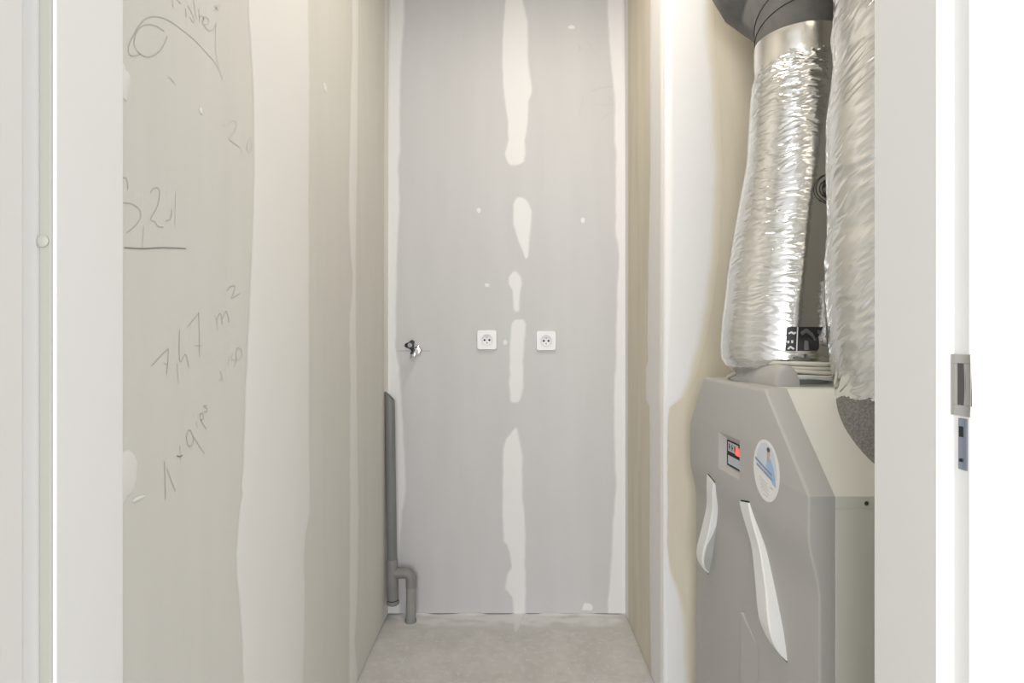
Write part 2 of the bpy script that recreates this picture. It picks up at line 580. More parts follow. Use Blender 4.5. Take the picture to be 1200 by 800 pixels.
# ------------------------------------------------------------------ joint compound on the boards
def compound(parent, W, left, right, m, fl=0.012, fr=0.012, z0=None, z1=None, fend=0.02, h=0.0012, jit=0.0022, seed=0, name='joint_compound', step=0.008):
    """a strip trowelled over a joint; left/right: its two edges as (px, py) points on the wall; fl/fr: feather widths (0 = none)"""
    Ls = sorted((W.sz(x, y)[1], W.sz(x, y)[0]) for x, y in left)
    Rs = sorted((W.sz(x, y)[1], W.sz(x, y)[0]) for x, y in right)
    zl, sl = [a for a, b in Ls], [b for a, b in Ls]
    zr, sr = [a for a, b in Rs], [b for a, b in Rs]
    full0, full1 = z0 is not None, z1 is not None
    za = z0 if full0 else min(zl[0], zr[0])
    zb = z1 if full1 else max(zl[-1], zr[-1])
    n = max(6, int((zb - za) / step))
    V, Wt, Fs = [], [], []
    cols = 9
    for i in range(n + 1):
        z = za + (zb - za) * i / n
        a, b = interp(z, zl, sl), interp(z, zr, sr)
        ja = noise.noise((seed + 3.1, z * 26, 0.3)) * jit + noise.noise((seed + 7.7, z * 90, 0.3)) * jit * 0.45
        jb = noise.noise((seed + 13.1, z * 26, 4.3)) * jit + noise.noise((seed + 17.7, z * 90, 4.3)) * jit * 0.45
        sg = 1 if b > a else -1
        if fl:
            a += ja
        if fr:
            b += jb
        wd = abs(b - a)
        f1, f2 = min(fl, wd * 0.45), min(fr, wd * 0.45)
        xs = [0, f1 * 0.5, f1, f1 + (wd - f1 - f2) * 0.25, f1 + (wd - f1 - f2) * 0.5, f1 + (wd - f1 - f2) * 0.75, wd - f2, wd - f2 * 0.5, wd]
        ws = [0.0 if fl else 1.0, 0.5 if fl else 1.0, 1, 1, 1, 1, 1, 0.5 if fr else 1.0, 0.0 if fr else 1.0]
        ew = 1.0
        if not full0:
            ew = min(ew, (z - za) / fend)
        if not full1:
            ew = min(ew, (zb - z) / fend)
        ew = max(0.0, min(1.0, ew))
        for x, wv in zip(xs, ws):
            wv *= ew
            V.append(W.pt(a + sg * x, z, 0.0003 + h * wv))
            Wt.append(wv)
        if i:
            for k in range(cols - 1):
                q = (i - 1) * cols + k
                Fs.append((q, q + 1, q + 1 + cols, q + cols))
    me = bpy.data.meshes.new(name)
    me.from_pydata(V, [], Fs)
    at = me.attributes.new('w', 'FLOAT', 'POINT')
    at.data.foreach_set('value', Wt)
    o = link(name, me, m, parent, True)
    # faces look into the room
    nrm = Vector(W.pt(0, 0, 1)) - Vector(W.pt(0, 0, 0))
    if me.polygons and me.polygons[0].normal.dot(nrm) < 0:
        me.flip_normals()
    return o


def dab(parent, W, px, py, rx, ry, m, seed=0, name='filler_spot', h=0.0012, soft=0.35):
    """a small spot of filler over a screw"""
    s0, z0 = W.sz(px, py)
    d = W.c if W.kind == 'y' else s0
    k = d / F
    if W.kind == 'x':
        kx = abs(W.sz(px + 0.5, py)[0] - W.sz(px - 0.5, py)[0])
    else:
        kx = k
    V, Wt, Fs = [W.pt(s0, z0, 0.0004 + h)], [1.0], []
    n = 22
    for ri, (rad, wv) in enumerate(((1 - soft, 1.0), (1.0, 0.0))):
        for i in range(n):
            a = 2 * math.pi * i / n
            q = rad * (1 + 0.35 * noise.noise((math.cos(a) * 1.3 + seed, math.sin(a) * 1.3, seed * 0.7)))
            V.append(W.pt(s0 + math.cos(a) * rx * kx * q, z0 + math.sin(a) * ry * k * q, 0.0004 + h * wv))
            Wt.append(wv)
    for i in range(n):
        j = (i + 1) % n
        Fs += [(0, 1 + i, 1 + j), (1 + i, 1 + n + i, 1 + n + j, 1 + j)]
    me = bpy.data.meshes.new(name)
    me.from_pydata(V, [], Fs)
    me.attributes.new('w', 'FLOAT', 'POINT').data.foreach_set('value', Wt)
    return link(name, me, m, parent, True)


TOP = CEIL - 0.002
# left wall: two wide vertical joints and the corner
compound(wl, W_LEFT,
         [(290, 0), (293, 50), (296, 100), (297, 150), (297, 200), (296, 250), (294, 300), (292, 350), (291, 375), (289.5, 400), (287.5, 450), (285.5, 500), (284, 550),
          (282, 573), (283.5, 580), (281, 590), (280, 600), (277.5, 625), (276, 650), (277, 675), (279, 700), (281, 725), (283, 750), (284, 800)],
         [(361.5, 0), (363.5, 100), (363, 150), (362.5, 250), (363.5, 300), (362.5, 350), (363, 400), (363, 500), (364, 575), (364.5, 600), (362.5, 610), (359, 625), (357.5, 650), (358, 700), (357.5, 750), (356, 800)],
         M['comp_left'], 0.012, 0.020, 0.008, TOP, seed=1)
compound(wl, W_LEFT,
         [(411, 0), (412, 50), (410, 100), (408, 200), (407.5, 250), (410, 300), (412.5, 320), (411, 350), (408.7, 370), (408, 400), (409.5, 450), (409, 500), (409, 600), (408, 800)],
         [(420.5, 0), (420, 100), (419, 200), (417.5, 300), (418, 400), (419.5, 500), (420, 550), (421, 600), (419.5, 700), (416, 750), (420, 800)],
         M['comp_left'], 0.030, 0.022, 0.008, TOP, seed=2)
compound(wl, W_LEFT, [(450, 0), (449.5, 300), (450, 722)], [(454.8, 0), (454.8, 722)], M['comp_left'], 0.02, 0, 0.008, TOP, seed=3)
dab(wl, W_LEFT, 144.5, 95, 8, 22, M['comp_left'], 3, soft=0.15)
dab(wl, W_LEFT, 143, 557, 16, 33, M['comp_left'], 9, soft=0.12)
dab(wl, W_LEFT, 162, 584, 8, 2.5, M['comp_left'], 5)
dab(wl, W_LEFT, 235.5, 130, 1.8, 4, M['comp_left'], 6)
dab(wl, W_LEFT, 381, 103, 2.5, 5, M['comp_left'], 6)
# back wall
CB = M['comp_back']
compound(wb, W_BACK,
         [(591, 0), (588, 25), (587, 47), (587, 75), (588, 100), (590, 120), (594, 145), (594, 165), (590, 180), (592, 188), (597, 196)],
         [(614, 0), (620, 25), (621, 75), (625, 100), (625, 108), (621, 120), (620, 145), (617, 165), (618, 180), (616, 190), (606, 196)],
         CB, 0.016, 0.016, None, TOP, 0.02, seed=4)
compound(wb, W_BACK,
         [(604, 230), (600, 240), (600, 262), (604, 275), (609, 290), (615, 304)], [(615, 230), (621, 238), (625, 248), (624, 262), (622, 280), (621, 295), (619, 304)],
         CB, 0.016, 0.016, fend=0.012, seed=5)
compound(wb, W_BACK,
         [(601, 316), (594, 325), (594, 333), (599, 341), (600, 355), (601, 367)], [(606, 316), (612, 325), (613, 333), (611, 341), (610, 355), (611, 367)],
         CB, 0.016, 0.016, fend=0.016, seed=6)
compound(wb, W_BACK,
         [(601, 373), (598, 380), (596, 400), (595.5, 420), (595, 450), (597, 472)], [(615, 373), (618, 380), (616, 400), (615, 420), (615, 455), (613, 464), (609, 473)],
         CB, 0.016, 0.016, fend=0.012, seed=7)
compound(wb, W_BACK,
         [(603, 500), (599, 505), (592, 514), (588, 526), (587, 580), (588, 635), (592, 637), (596, 650), (598, 665), (593, 672), (590, 690), (596, 697), (599, 700), (600, 722)],
         [(607, 500), (610, 512), (614, 535), (614, 580), (616, 605), (617, 625), (617, 660), (618, 690), (617, 722)],
         CB, 0.016, 0.016, 0.004, None, 0.012, seed=8)
compound(wb, W_BACK, [(454.8, 0), (454.8, 722)],
         [(475, 0), (475.5, 25), (473, 50), (471, 90), (470, 150), (470.7, 175), (469, 190), (468.7, 200), (470, 250), (468.7, 270), (467.5, 290), (466, 350), (465.5, 390), (465, 405),
          (467.5, 420), (470, 430), (471, 450), (474, 500), (476.7, 550), (477, 575), (475.5, 590), (473, 600), (471, 625), (470, 650), (470, 722)],
         CB, 0, 0.018, 0.004, TOP, seed=9)
compound(wb, W_BACK,
         [(710, 0), (710.5, 25), (712, 50), (714, 75), (717, 100), (719, 130), (718, 165), (720, 176), (720, 200), (719.5, 275), (722, 285), (723.7, 300), (723.5, 315), (722, 330), (720, 400),
          (720, 420), (718, 450), (717.6, 500), (719, 550), (720, 570), (719, 580), (716, 620), (714.6, 660), (712, 690), (711, 700), (710, 722)],
         [(733, 0), (733, 722)], CB, 0.018, 0, 0.004, TOP, seed=10)
for px, py, rx, ry, sd in ((561, 247, 3, 4, 1), (683, 258, 3, 4, 2), (571, 334, 4, 3, 3), (592, 401, 3, 4, 4), (670, 32, 5, 3, 6), (693, 662, 0.1, 0.1, 7)):
    if rx > 1:
        dab(wb, W_BACK, px, py, rx, ry, CB, sd, soft=0.7)
dab(wb, W_BACK, 688, 711, 8, 5, CB, 12, soft=0.4)
# right pier
CT = M['comp_tan']
compound(wr, W_RIGHT, [(733.2, 0), (733.2, 722)], [(736.3, 0), (736.8, 300), (736.3, 500), (737, 722)], CT, 0, 0.05, 0.004, TOP, seed=11)
compound(wr, W_RIGHT,
         [(762, 0), (761.5, 100), (762, 200), (760, 300), (758.5, 400), (759.5, 422), (756.5, 432), (757, 470), (761, 476), (761.5, 560), (761, 640), (762, 722), (763, 800)],
         [(777.8, 0), (777.8, 800)], CT, 0.012, 0, 0.004, TOP, seed=12)
compound(wr, W_NICHE, [(778.1, 0), (778.1, 800)],
         [(836, 0), (838, 60), (842, 100), (846, 200), (842, 300), (836, 350), (826, 400), (816, 440), (803, 465), (786, 477), (783, 500), (783, 640), (787, 670), (797, 690), (806, 720), (810, 800)],
         M['comp_white'], 0, 0.05, 0.004, TOP, seed=13)
bead = mesh('corner_bead', *box(X_RIGHT - 0.0022, X_RIGHT + 0.0012, D_NICHE - 0.0022, D_NICHE + 0.0012, 0.004, TOP), M['comp_white'], wr)
bead.data.attributes.new('w', 'FLOAT', 'POINT').data.foreach_set('value', [1.0] * len(bead.data.vertices))


class Ground:
    kind, c = 'z', 0

    def sz(s, px, py):
        d = H * F / (py - 400)
        return ((px - 600) * d / F, d)

    def pt(s, a, z, h=0.0):
        return (a, z, h)


def floor_patch(x0, x1, y0, y1, seed, name='plaster_dust', strength=1.0):
    nx, ny = 60, 14
    V, Wt, Fs = [], [], []
    for i in range(nx + 1):
        for j in range(ny + 1):
            x, y = x0 + (x1 - x0) * i / nx, y0 + (y1 - y0) * j / ny
            e = min(1, min(i, nx - i) / 4) * min(1, j / 8)
            wv = max(0, min(1, e * strength * (0.75 + 1.1 * noise.noise((x * 14, y * 30, seed)))))
            V.append((x, y, 0.0004 + 0.0009 * wv + (0.006 * max(0, min(1, 0.35 + 2.2 * noise.noise((x * 9, 1, seed)))) if j == ny else 0)))
            Wt.append(wv)
    for i in range(nx):
        for j in range(ny):
            q = i * (ny + 1) + j
            Fs.append((q, q + ny + 1, q + ny + 2, q + 1))
    me = bpy.data.meshes.new(name)
    me.from_pydata(V, [], Fs)
    me.attributes.new('w', 'FLOAT', 'POINT').data.foreach_set('value', Wt)
    return link(name, me, M['comp_floor'], floor, True)


floor_patch(X_LEFT, X_RIGHT, 2.28, D_BACK - 0.001, 3.0, strength=0.85)
V_, Wt_, F_ = [], [], []
for i in range(25):             # a tongue of compound run out from the joint onto the screed
    t = i / 24
    y = D_BACK - 0.001 - t * 0.15
    xm, hw = 0.026 - 0.012 * t + 0.004 * noise.noise((t * 6, 2, 1)), 0.034 * (1 - t) ** 0.7 + 0.002 + 0.005 * noise.noise((t * 9, 5, 1)) * (1 - t)
    for k in range(7):
        q = k / 3 - 1
        wv = max(0.0, 1 - abs(q) ** 2) * (1 - t * 0.55)
        V_.append((xm + hw * q, y, 0.0005 + 0.0012 * wv))
        Wt_.append(wv)
    if i:
        for k in range(6):
            q = (i - 1) * 7 + k
            F_.append((q, q + 7, q + 8, q + 1))
me_ = bpy.data.meshes.new('compound_drip')
me_.from_pydata(V_, [], F_)
me_.attributes.new('w', 'FLOAT', 'POINT').data.foreach_set('value', Wt_)
link('compound_drip', me_, M['comp_floor'], floor, True)
v_, f_ = [], []
for k in range(90):            # crumbs of plaster lying on the screed
    x, y = random.uniform(X_LEFT + 0.02, X_RIGHT - 0.02), random.uniform(1.85, 2.39)
    r = random.uniform(0.0006, 0.0024)
    n0 = len(v_)
    for dz, rr in ((0, 1), (0.8, 0.6)):
        for a in range(5):
            v_.append((x + math.cos(a * 1.257 + k) * r * rr, y + math.sin(a * 1.257 + k) * r * rr, 0.0006 + dz * r))
    f_ += [tuple(n0 + 5 + i for i in range(5))] + [(n0 + i, n0 + (i + 1) % 5, n0 + 5 + (i + 1) % 5, n0 + 5 + i) for i in range(5)]
crumbs = mesh('plaster_crumbs', v_, f_, mat('plaster_crumb', (0.80, 0.795, 0.785), rough=0.9), floor)
crumbs['kind'] = 'stuff'


# ------------------------------------------------------------------ pencil on the walls
def pencil(parent, W, strokes, m, width=0.0016, ox=0, oy=0, sc=1.0, label=None, name='pencil_writing'):
    V, Fs = [], []
    for st in strokes:
        pts = [(ox + x / sc, oy + y / sc) for x, y in st]
        if len(pts) > 2:
            pts = [(p.x, p.y) for p in spline([(x, y, 0) for x, y in pts], 6)]
        q = [Vector(W.sz(x, y)) for x, y in pts]
        for i, p in enumerate(q):
            t = q[min(i + 1, len(q) - 1)] - q[max(i - 1, 0)]
            if t.length < 1e-7:
                t = Vector((0, 1))
            nn = Vector((-t.y, t.x)).normalized() * width * 0.5 * (0.6 if i in (0, len(q) - 1) else 1)
            for sgn in (1, -1):
                r = p + nn * sgn
                V.append(W.pt(r.x, r.y, 0.0006))
            if i:
                n = len(V)
                Fs.append((n - 4, n - 3, n - 1, n - 2))
    me = bpy.data.meshes.new(name)
    me.from_pydata(V, [], Fs)
    o = link(name, me, m, parent)
    if label:
        o['label'] = label
    return o


A = dict(ox=140, oy=0, sc=6.667)
pencil(wl, W_LEFT, [[(350, 245), (300, 210), (240, 192), (190, 198), (150, 225), (125, 270), (112, 330), (125, 380), (160, 420), (215, 445), (270, 430), (320, 390), (350, 340), (372, 280)],
                    [(160, 420), (135, 433), (90, 435), (70, 410), (70, 360), (90, 310), (120, 255), (150, 205), (200, 150), (260, 130), (330, 138), (400, 170), (470, 220), (560, 290), (640, 370), (720, 460),
                     (770, 530), (790, 580), (805, 625)]], M['pencil'], 0.0013, **A)
pencil(wl, W_LEFT, [[(752, 175), (748, 300), (750, 400), (757, 450), (775, 520)], [(385, 600), (410, 625), (435, 660)]], M['pencil_light'], 0.0014, **A)
pencil(wl, W_LEFT, [[(408, -40), (412, 0), (420, 60)], [(440, -20), (455, 5), (480, 30)],
                    [(515, 60), (520, 110), (517, 130)], [(530, 40), (548, 70), (572, 120), (585, 160), (572, 170), (545, 130)], [(575, -20), (583, 40), (590, 90), (602, 150)],
                    [(618, 65), (622, 120), (625, 180)], [(622, 130), (640, 122), (655, 140), (652, 175)],
                    [(655, 130), (685, 140), (698, 170), (685, 188), (655, 192), (645, 165), (660, 140)], [(660, 195), (685, 232), (720, 238), (738, 220), (745, 195)],
                    [(735, 45), (775, 80)], [(775, 45), (735, 85)], [(752, 35), (755, 95)]], M['pencil_light'], 0.0019, **A)
B_ = dict(ox=140, oy=120, sc=4.0)
pencil(wl, W_LEFT, [[(475, 105), (495, 110)], [(510, 100), (530, 85), (548, 100), (535, 140), (512, 168), (535, 190), (565, 210)], [(570, 215), (570, 250)],
                    [(605, 170), (595, 210), (605, 235), (618, 210), (612, 160)]], M['pencil_light'], 0.0015, **B_)
pencil(wl, W_LEFT, [[(10, 355), (30, 355), (37, 380), (37, 410)], [(10, 470), (55, 475), (90, 500), (98, 535), (75, 575), (30, 612)], [(112, 580), (105, 680)],
                    [(145, 425), (155, 405), (180, 402), (187, 430), (175, 490), (145, 545), (165, 560), (180, 580), (205, 585)], [(244, 500), (238, 545), (215, 555)],
                    [(262, 420), (258, 580)]], M['pencil'], 0.0014, **B_)
pencil(wl, W_LEFT, [[(20, 680), (100, 685), (200, 681), (312, 685)]], M['pencil_dark'], 0.0019, **B_)
C_ = dict(ox=140, oy=320, sc=5.0)
pencil(wl, W_LEFT, [[(185, 545), (270, 455), (285, 460), (275, 595)], [(255, 525), (282, 536)], [(350, 330), (352, 515), (385, 475), (405, 550)], [(335, 525), (345, 645)],
                    [(398, 315), (455, 245), (463, 252), (468, 490)], [(440, 425), (480, 425)]], M['pencil'], 0.0016, **C_)
pencil(wl, W_LEFT, [[(560, 245), (575, 330)], [(568, 270), (590, 235), (602, 300)], [(600, 270), (625, 222), (642, 290)], [(628, 105), (650, 78), (675, 78), (665, 120), (655, 148), (705, 118)]], M['pencil'], 0.0017, **C_)
pencil(wl, W_LEFT, [[(590, 570), (598, 610), (580, 630)], [(598, 610), (605, 635)], [(660, 470), (655, 505), (680, 510), (672, 550)],
                    [(690, 435), (715, 450), (712, 490), (690, 510), (680, 480), (690, 435)], [(640, 490), (638, 545)]], M['pencil_light'], 0.0017, **C_)
D_ = dict(ox=140, oy=460, sc=5.0)
pencil(wl, W_LEFT, [[(262, 400), (266, 510), (268, 625)], [(275, 440), (300, 510), (328, 578)], [(352, 310), (355, 400)],
                    [(400, 225), (392, 260), (400, 305), (420, 312), (432, 270), (415, 222), (400, 225)], [(430, 255), (465, 310), (498, 358)], [(448, 170), (455, 205)], [(429, 128), (432, 134)],
                    [(470, 115), (475, 160), (510, 215)], [(470, 130), (485, 120), (490, 150), (475, 160)], [(512, 74), (490, 80), (512, 92), (508, 112), (492, 112)]], M['pencil'], 0.0016, **D_)
pencil(wl, W_LEFT, [[(335, 368), (350, 375), (368, 366)]], M['pencil_dark'], 0.0018, **D_)
E_ = dict(ox=540, oy=0, sc=4.0)
pencil(wb, W_BACK, [[(610, 430), (660, 412), (708, 405)], [(635, 492), (712, 490)], [(655, 568), (680, 542), (705, 525)], [(575, 460), (555, 540)], [(690, 450), (705, 465), (690, 475)],
                    [(545, 205), (560, 225), (550, 250)], [(590, 200), (610, 210), (600, 230)], [(620, 245), (635, 258)]], mat('pencil_faint', (0.50, 0.49, 0.478), rough=0.7), 0.0022, **E_, name='pencil_mark')
pencil(wb, W_BACK, [[(464, 411), (504.5, 411)]], M['pencil_dark'], 0.0026, name='pencil_line')
pencil(wb, W_BACK, [[(457.5, 388), (457.5, 410)]], M['pencil'], 0.0022, name='pencil_line')

# ------------------------------------------------------------------ wall sockets


def socket(px, py, tilt, label):
    c = P(px, py, D_BACK)
    root = empty('wall_socket', c)
    y0, yf = D_BACK - 0.0002, D_BACK - 0.0105
    hs, hf, rc = 0.0395, 0.0382, 0.0205
    n = 40

    def sq(h, y, r=0.003):
        out = []
        for k in range(n):
            a = 2 * math.pi * (k + 0.5) / n
            ca_, sa_ = math.cos(a), math.sin(a)
            q = h / max(abs(ca_), abs(sa_))
            x, z = ca_ * q, sa_ * q
            e = max(0, (abs(x) + abs(z)) - (2 * h - r * 1.6))
            x -= math.copysign(e * 0.5, x)
            z -= math.copysign(e * 0.5, z)
            out.append(Vector((c.x + x, y, c.z + z)))
        return out

    def circ(r, y):
        return [Vector((c.x + r * math.cos(2 * math.pi * (k + 0.5) / n), y, c.z + r * math.sin(2 * math.pi * (k + 0.5) / n))) for k in range(n)]
    fr = mesh('cover_frame', *rings([sq(hs, y0), sq(hs, yf + 0.002), sq(hf, yf), sq(0.030, yf), circ(0.0245, yf), circ(0.0245, yf + 0.004)], True, False), M['socket'], root, True, 35)
    ins = mesh('socket_insert', *rings([circ(0.0243, yf + 0.004), circ(0.0243, yf - 0.0014), circ(0.0238, yf - 0.0020), circ(rc, yf - 0.0020), circ(rc - 0.0008, yf - 0.001),
                                        circ(rc - 0.001, yf + 0.0085)], False, True), M['socket'], root, True, 35)
    yb = yf + 0.0083
    for sx in (-1, 1):
        mesh('contact_hole', *disc_solid((c.x + sx * 0.0095, yb, c.z - 0.001), (0, -1, 0), 0.0042, 0.0006, 18), M['black'], ins)
    mesh('centre_screw', *disc_solid((c.x, yb, c.z - 0.0118), (0, -1, 0), 0.0024, 0.0012, 14), M['steel_dark'], ins)
    mesh('earth_pin', *disc_solid((c.x, yb, c.z + 0.0105), (0, -1, 0), 0.0024, 0.008, 14, 0.001), M['steel'], ins)
    tag(root, label, 'socket', 'sockets on the back wall')


socket(570.7, 398, 0, 'white wall socket left of the central plaster joint on the grey back wall')
socket(640, 399, 0, 'white wall socket right of the central plaster joint on the grey back wall')

# ------------------------------------------------------------------ stop valve
vr = empty('water_valve', P(488, 411, D_BACK))
tag(vr, 'small chrome water valve with a black triangular knob on the back wall', 'valve')
ve = P(488.5, 410.5, D_BACK)
rs = []
for r, t in ((0.0235, 0), (0.0235, 0.002), (0.0205, 0.007), (0.014, 0.010), (0.011, 0.010)):
    rs.append([ve + Vector((r * math.cos(a), -t, r * 1.02 * math.sin(a))) for a in [2 * math.pi * k / 32 for k in range(32)]])
mesh('escutcheon', *rings(rs), M['chrome'], vr, True, 40)
mesh('valve_body', *join([tube([ve, ve + Vector((0, -0.052, 0))], 0.0105, 20),
                          tube([ve + Vector((-0.001, -0.036, 0)), ve + Vector((-0.004, -0.036, -0.022))], 0.0075, 16)]), M['chrome'], vr, True, 40)
kc = P(480.6, 404.5, D_BACK - 0.068)
kn = []
for sc, y in ((0.80, 0.016), (1.0, 0.012), (1.0, 0.003), (0.86, 0.0)):
    ring = []
    for k in range(36):
        a = 2 * math.pi * k / 36
        r = 0.0185 * (1 + 0.24 * math.cos(3 * (a - math.radians(62)))) * sc
        ring.append(kc + Vector((r * math.cos(a), y, r * math.sin(a))))
    kn.append(ring)
kb = mesh('knob', *rings(kn), M['knob'], vr, True, 50)
mesh('knob_cap', *disc_solid(kc + Vector((-0.001, 0.0005, 0.0005)), (0, -1, 0), 0.0088, 0.0014, 24, 0.0006), M['knob_cap'], kb, True, 40)
mesh('spindle', *tube([kc + Vector((0, 0.014, 0)), ve + Vector((0, -0.045, 0))], 0.007, 14), M['steel_dark'], vr, True, 40)
s0 = ve + Vector((-0.004, -0.036, -0.014))
sp = mesh('drain_spout', *tube([kc + Vector((0.006, 0.008, -0.008)), kc + Vector((0.007, 0.008, -0.024)), kc + Vector((0.003, 0.006, -0.036))], 0.0052, 14), M['knob'], vr, True, 40)
so = kc + Vector((0.003, 0.006, -0.036))
mesh('hose_nut', *tube([so, so + Vector((0, 0, -0.003)), so + Vector((0, 0, -0.004)), so + Vector((0, 0, -0.013)), so + Vector((0, 0, -0.016))], [0.006, 0.0065, 0.0092, 0.0092, 0.007], 8), M['chrome'], sp)

# ------------------------------------------------------------------ drain pipe
DP = 2.345
dr = empty('drain_pipe', P(482, 727, 2.355) * 1.0)
dr.location.z = 0
tag(dr, 'grey plastic drain pipe with an elbow, standing in the left back corner', 'pipe')
pt_, pb_ = P(456.6, 458, DP), P(459.3, 668, DP)
ax = (pb_ - pt_).normalized()
R0 = 0.0202
n = 28


def oblique(r):
    out = []
    for k in range(n):
        a = 2 * math.pi * k / n
        x, y = r * math.cos(a), r * math.sin(a)
        out.append(pt_ + Vector((x, y, -(x + R0) * 0.98)))
    return out


bot = [pb_ + Vector((R0 * math.cos(2 * math.pi * k / n), R0 * math.sin(2 * math.pi * k / n), 0)) for k in range(n)]
boti = [pb_ + Vector((0.0172 * math.cos(2 * math.pi * k / n), 0.0172 * math.sin(2 * math.pi * k / n), 0)) for k in range(n)]
mesh('upright_pipe', *rings([boti, oblique(0.0172), oblique(R0), bot], False, False), M['pvc'], dr, True, 40)
t0 = P(459.2, 655, DP)
t1 = P(460.4, 702, DP)
RT = 0.0232
tee = mesh('tee_fitting', *tube([t0, t0 + ax * 0.004, t0 + ax * 0.006, t1 - ax * 0.004, t1], [0.0205, 0.0222, RT - 0.0008, RT - 0.0008, RT - 0.0016], n), M['pvc2'], dr, True, 40)
c0 = t1
rr_ = mesh('rubber_collar', *tube([c0, c0 + ax * 0.004], [0.0208, 0.0208], n), M['rubber'], tee, True, 40)
mesh('end_cap', *tube([c0 + ax * 0.004, c0 + ax * 0.006, c0 + ax * 0.0165, c0 + ax * 0.020], [0.0225, 0.0242, 0.0242, 0.0205], n), M['pvc2'], dr, True, 40)
e0 = P(462, 671, DP)
ex, ez = (482.2 - 600) * 2.35 / F, e0.z
Rb = 0.026
path = [e0, Vector((ex - Rb, DP, ez))]
for k in range(1, 9):
    a = math.pi / 2 * k / 8
    path.append(Vector((ex - Rb + Rb * math.sin(a), DP, ez - Rb + Rb * math.cos(a))))
path.append(Vector((ex, DP, ez - Rb - 0.030)))
elbow = mesh('elbow', *tube(path, 0.0213, n), M['pvc2'], dr, True, 40)
mesh('down_pipe', *tube([(ex, DP, ez - Rb - 0.026), (ex - 0.002, DP, 0.010), (ex - 0.002, DP, 0.0)], 0.0197, n), M['pvc3'], dr, True, 40)
mesh('sealing_collar', *tube([(ex - 0.002, DP, 0.016), (ex - 0.002, DP, 0.012), (ex - 0.002, DP, 0.0)], [0.0199, 0.0222, 0.0222], n), M['pvc2'], dr, True, 40)

# ------------------------------------------------------------------ heat recovery unit in the niche
XF, XB, XE = 0.500, 0.5455, 1.10
DN, DF = 1.0086, 1.683
unit = empty('ventilation_unit', (0.80, 1.345, 0))
tag(unit, 'grey and cream ventilation unit with a chamfered front, two curved handles and a round sticker', 'appliance')


def near(z):
    return interp(z, [0.838, 1.0068], [DN, 1.1864])


def far(z):
    return interp(z, [0.867, 1.0068], [DF, 1.5605])


def face_x(z):
    t = max(0.0, min(1.0, (0.775 - z) / 0.115))
    return XF + 0.018 * t * t * (3 - 2 * t)


zs = [0.0, 0.3, 0.5, 0.62] + [0.655 + 0.01 * k for k in range(14)] + [0.82, 0.836, 0.838, 0.840, 0.85, 0.865, 0.867, 0.869, 0.90, 0.95, 0.998, 1.0008, 1.0050, 1.0068]
rows = []
ZT = 1.0068
for z in zs:
    dip = max(0.0, z - 0.9985)
    top_r = 0.0083 - math.sqrt(max(0.0, 0.0083 ** 2 - dip ** 2))
    xf, a, b = face_x(z) + top_r, near(z), far(z)
    r = 0.007
    arc = [(xf + r * (1 - math.sin(q)), a + r * (1 - math.cos(q))) for q in (0, math.pi / 6, math.pi / 3, math.pi / 2)]
    arc2 = [(x, b - (y - a)) for x, y in arc][::-1]
    rows.append([Vector((x, y, z)) for x, y in [(XB, a)] + arc + arc2 + [(XB, b)]])
cover = mesh('front_cover', *rings(rows), M['cover'], unit, True, 25)


def cut(o, v, f):
    """sinks a pocket into o"""
    me = bpy.data.meshes.new('cutter')
    me.from_pydata([tuple(p) for p in v], [], f)
    bm = bmesh.new()
    bm.from_mesh(me)
    bmesh.ops.recalc_face_normals(bm, faces=bm.faces)
    bm.to_mesh(me)
    bm.free()
    c = bpy.data.objects.new('cutter', me)
    C.objects.link(c)
    md = o.modifiers.new('cut', 'BOOLEAN')
    md.operation = 'DIFFERENCE'
    md.solver = 'EXACT'
    md.object = c
    dg = bpy.context.evaluated_depsgraph_get()
    new = bpy.data.meshes.new_from_object(o.evaluated_get(dg))
    o.modifiers.remove(md)
    o.data = new
    bpy.data.objects.remove(c)
    for p in o.data.polygons:
        p.use_smooth = True
    o.data.set_sharp_from_angle(angle=math.radians(25))


def rect_ring(x, d0, d1, z0, z1):
    return [Vector((x, d0, z0)), Vector((x, d1, z0)), Vector((x, d1, z1)), Vector((x, d0, z1))]


k_ = 0.0133 / 0.016
cut(cover, *rings([rect_ring(XF - 0.003, 1.308, 1.452, 0.792, 0.886), rect_ring(XF + 0.014, 1.331, 1.424, 0.806, 0.868)]))
disp = mesh('display', *join([box(XF + 0.0120, XF + 0.0138, 1.333, 1.4225, 0.8075, 0.8665)]), M['black'], unit)
mesh('screen', *join([box(XF + 0.0112, XF + 0.0125, 1.350, 1.414, 0.842, 0.864), box(XF + 0.0112, XF + 0.0125, 1.338, 1.414, 0.812, 0.832)]), M['lcd'], disp)
seg = []
for k in range(3):
    d = 1.408 - 0.017 * k
    seg += [box(XF + 0.0106, XF + 0.0114, d - 0.0055, d - 0.002, 0.846, 0.860), box(XF + 0.0106, XF + 0.0114, d - 0.010, d - 0.0055, 0.8515, 0.8545)]
mesh('screen_digit', *join(seg), M['black'], disp)
mesh('warning_light', *join([box(XF + 0.0075, XF + 0.0122, 1.336, 1.357, 0.842, 0.858)]), M['red'], disp)

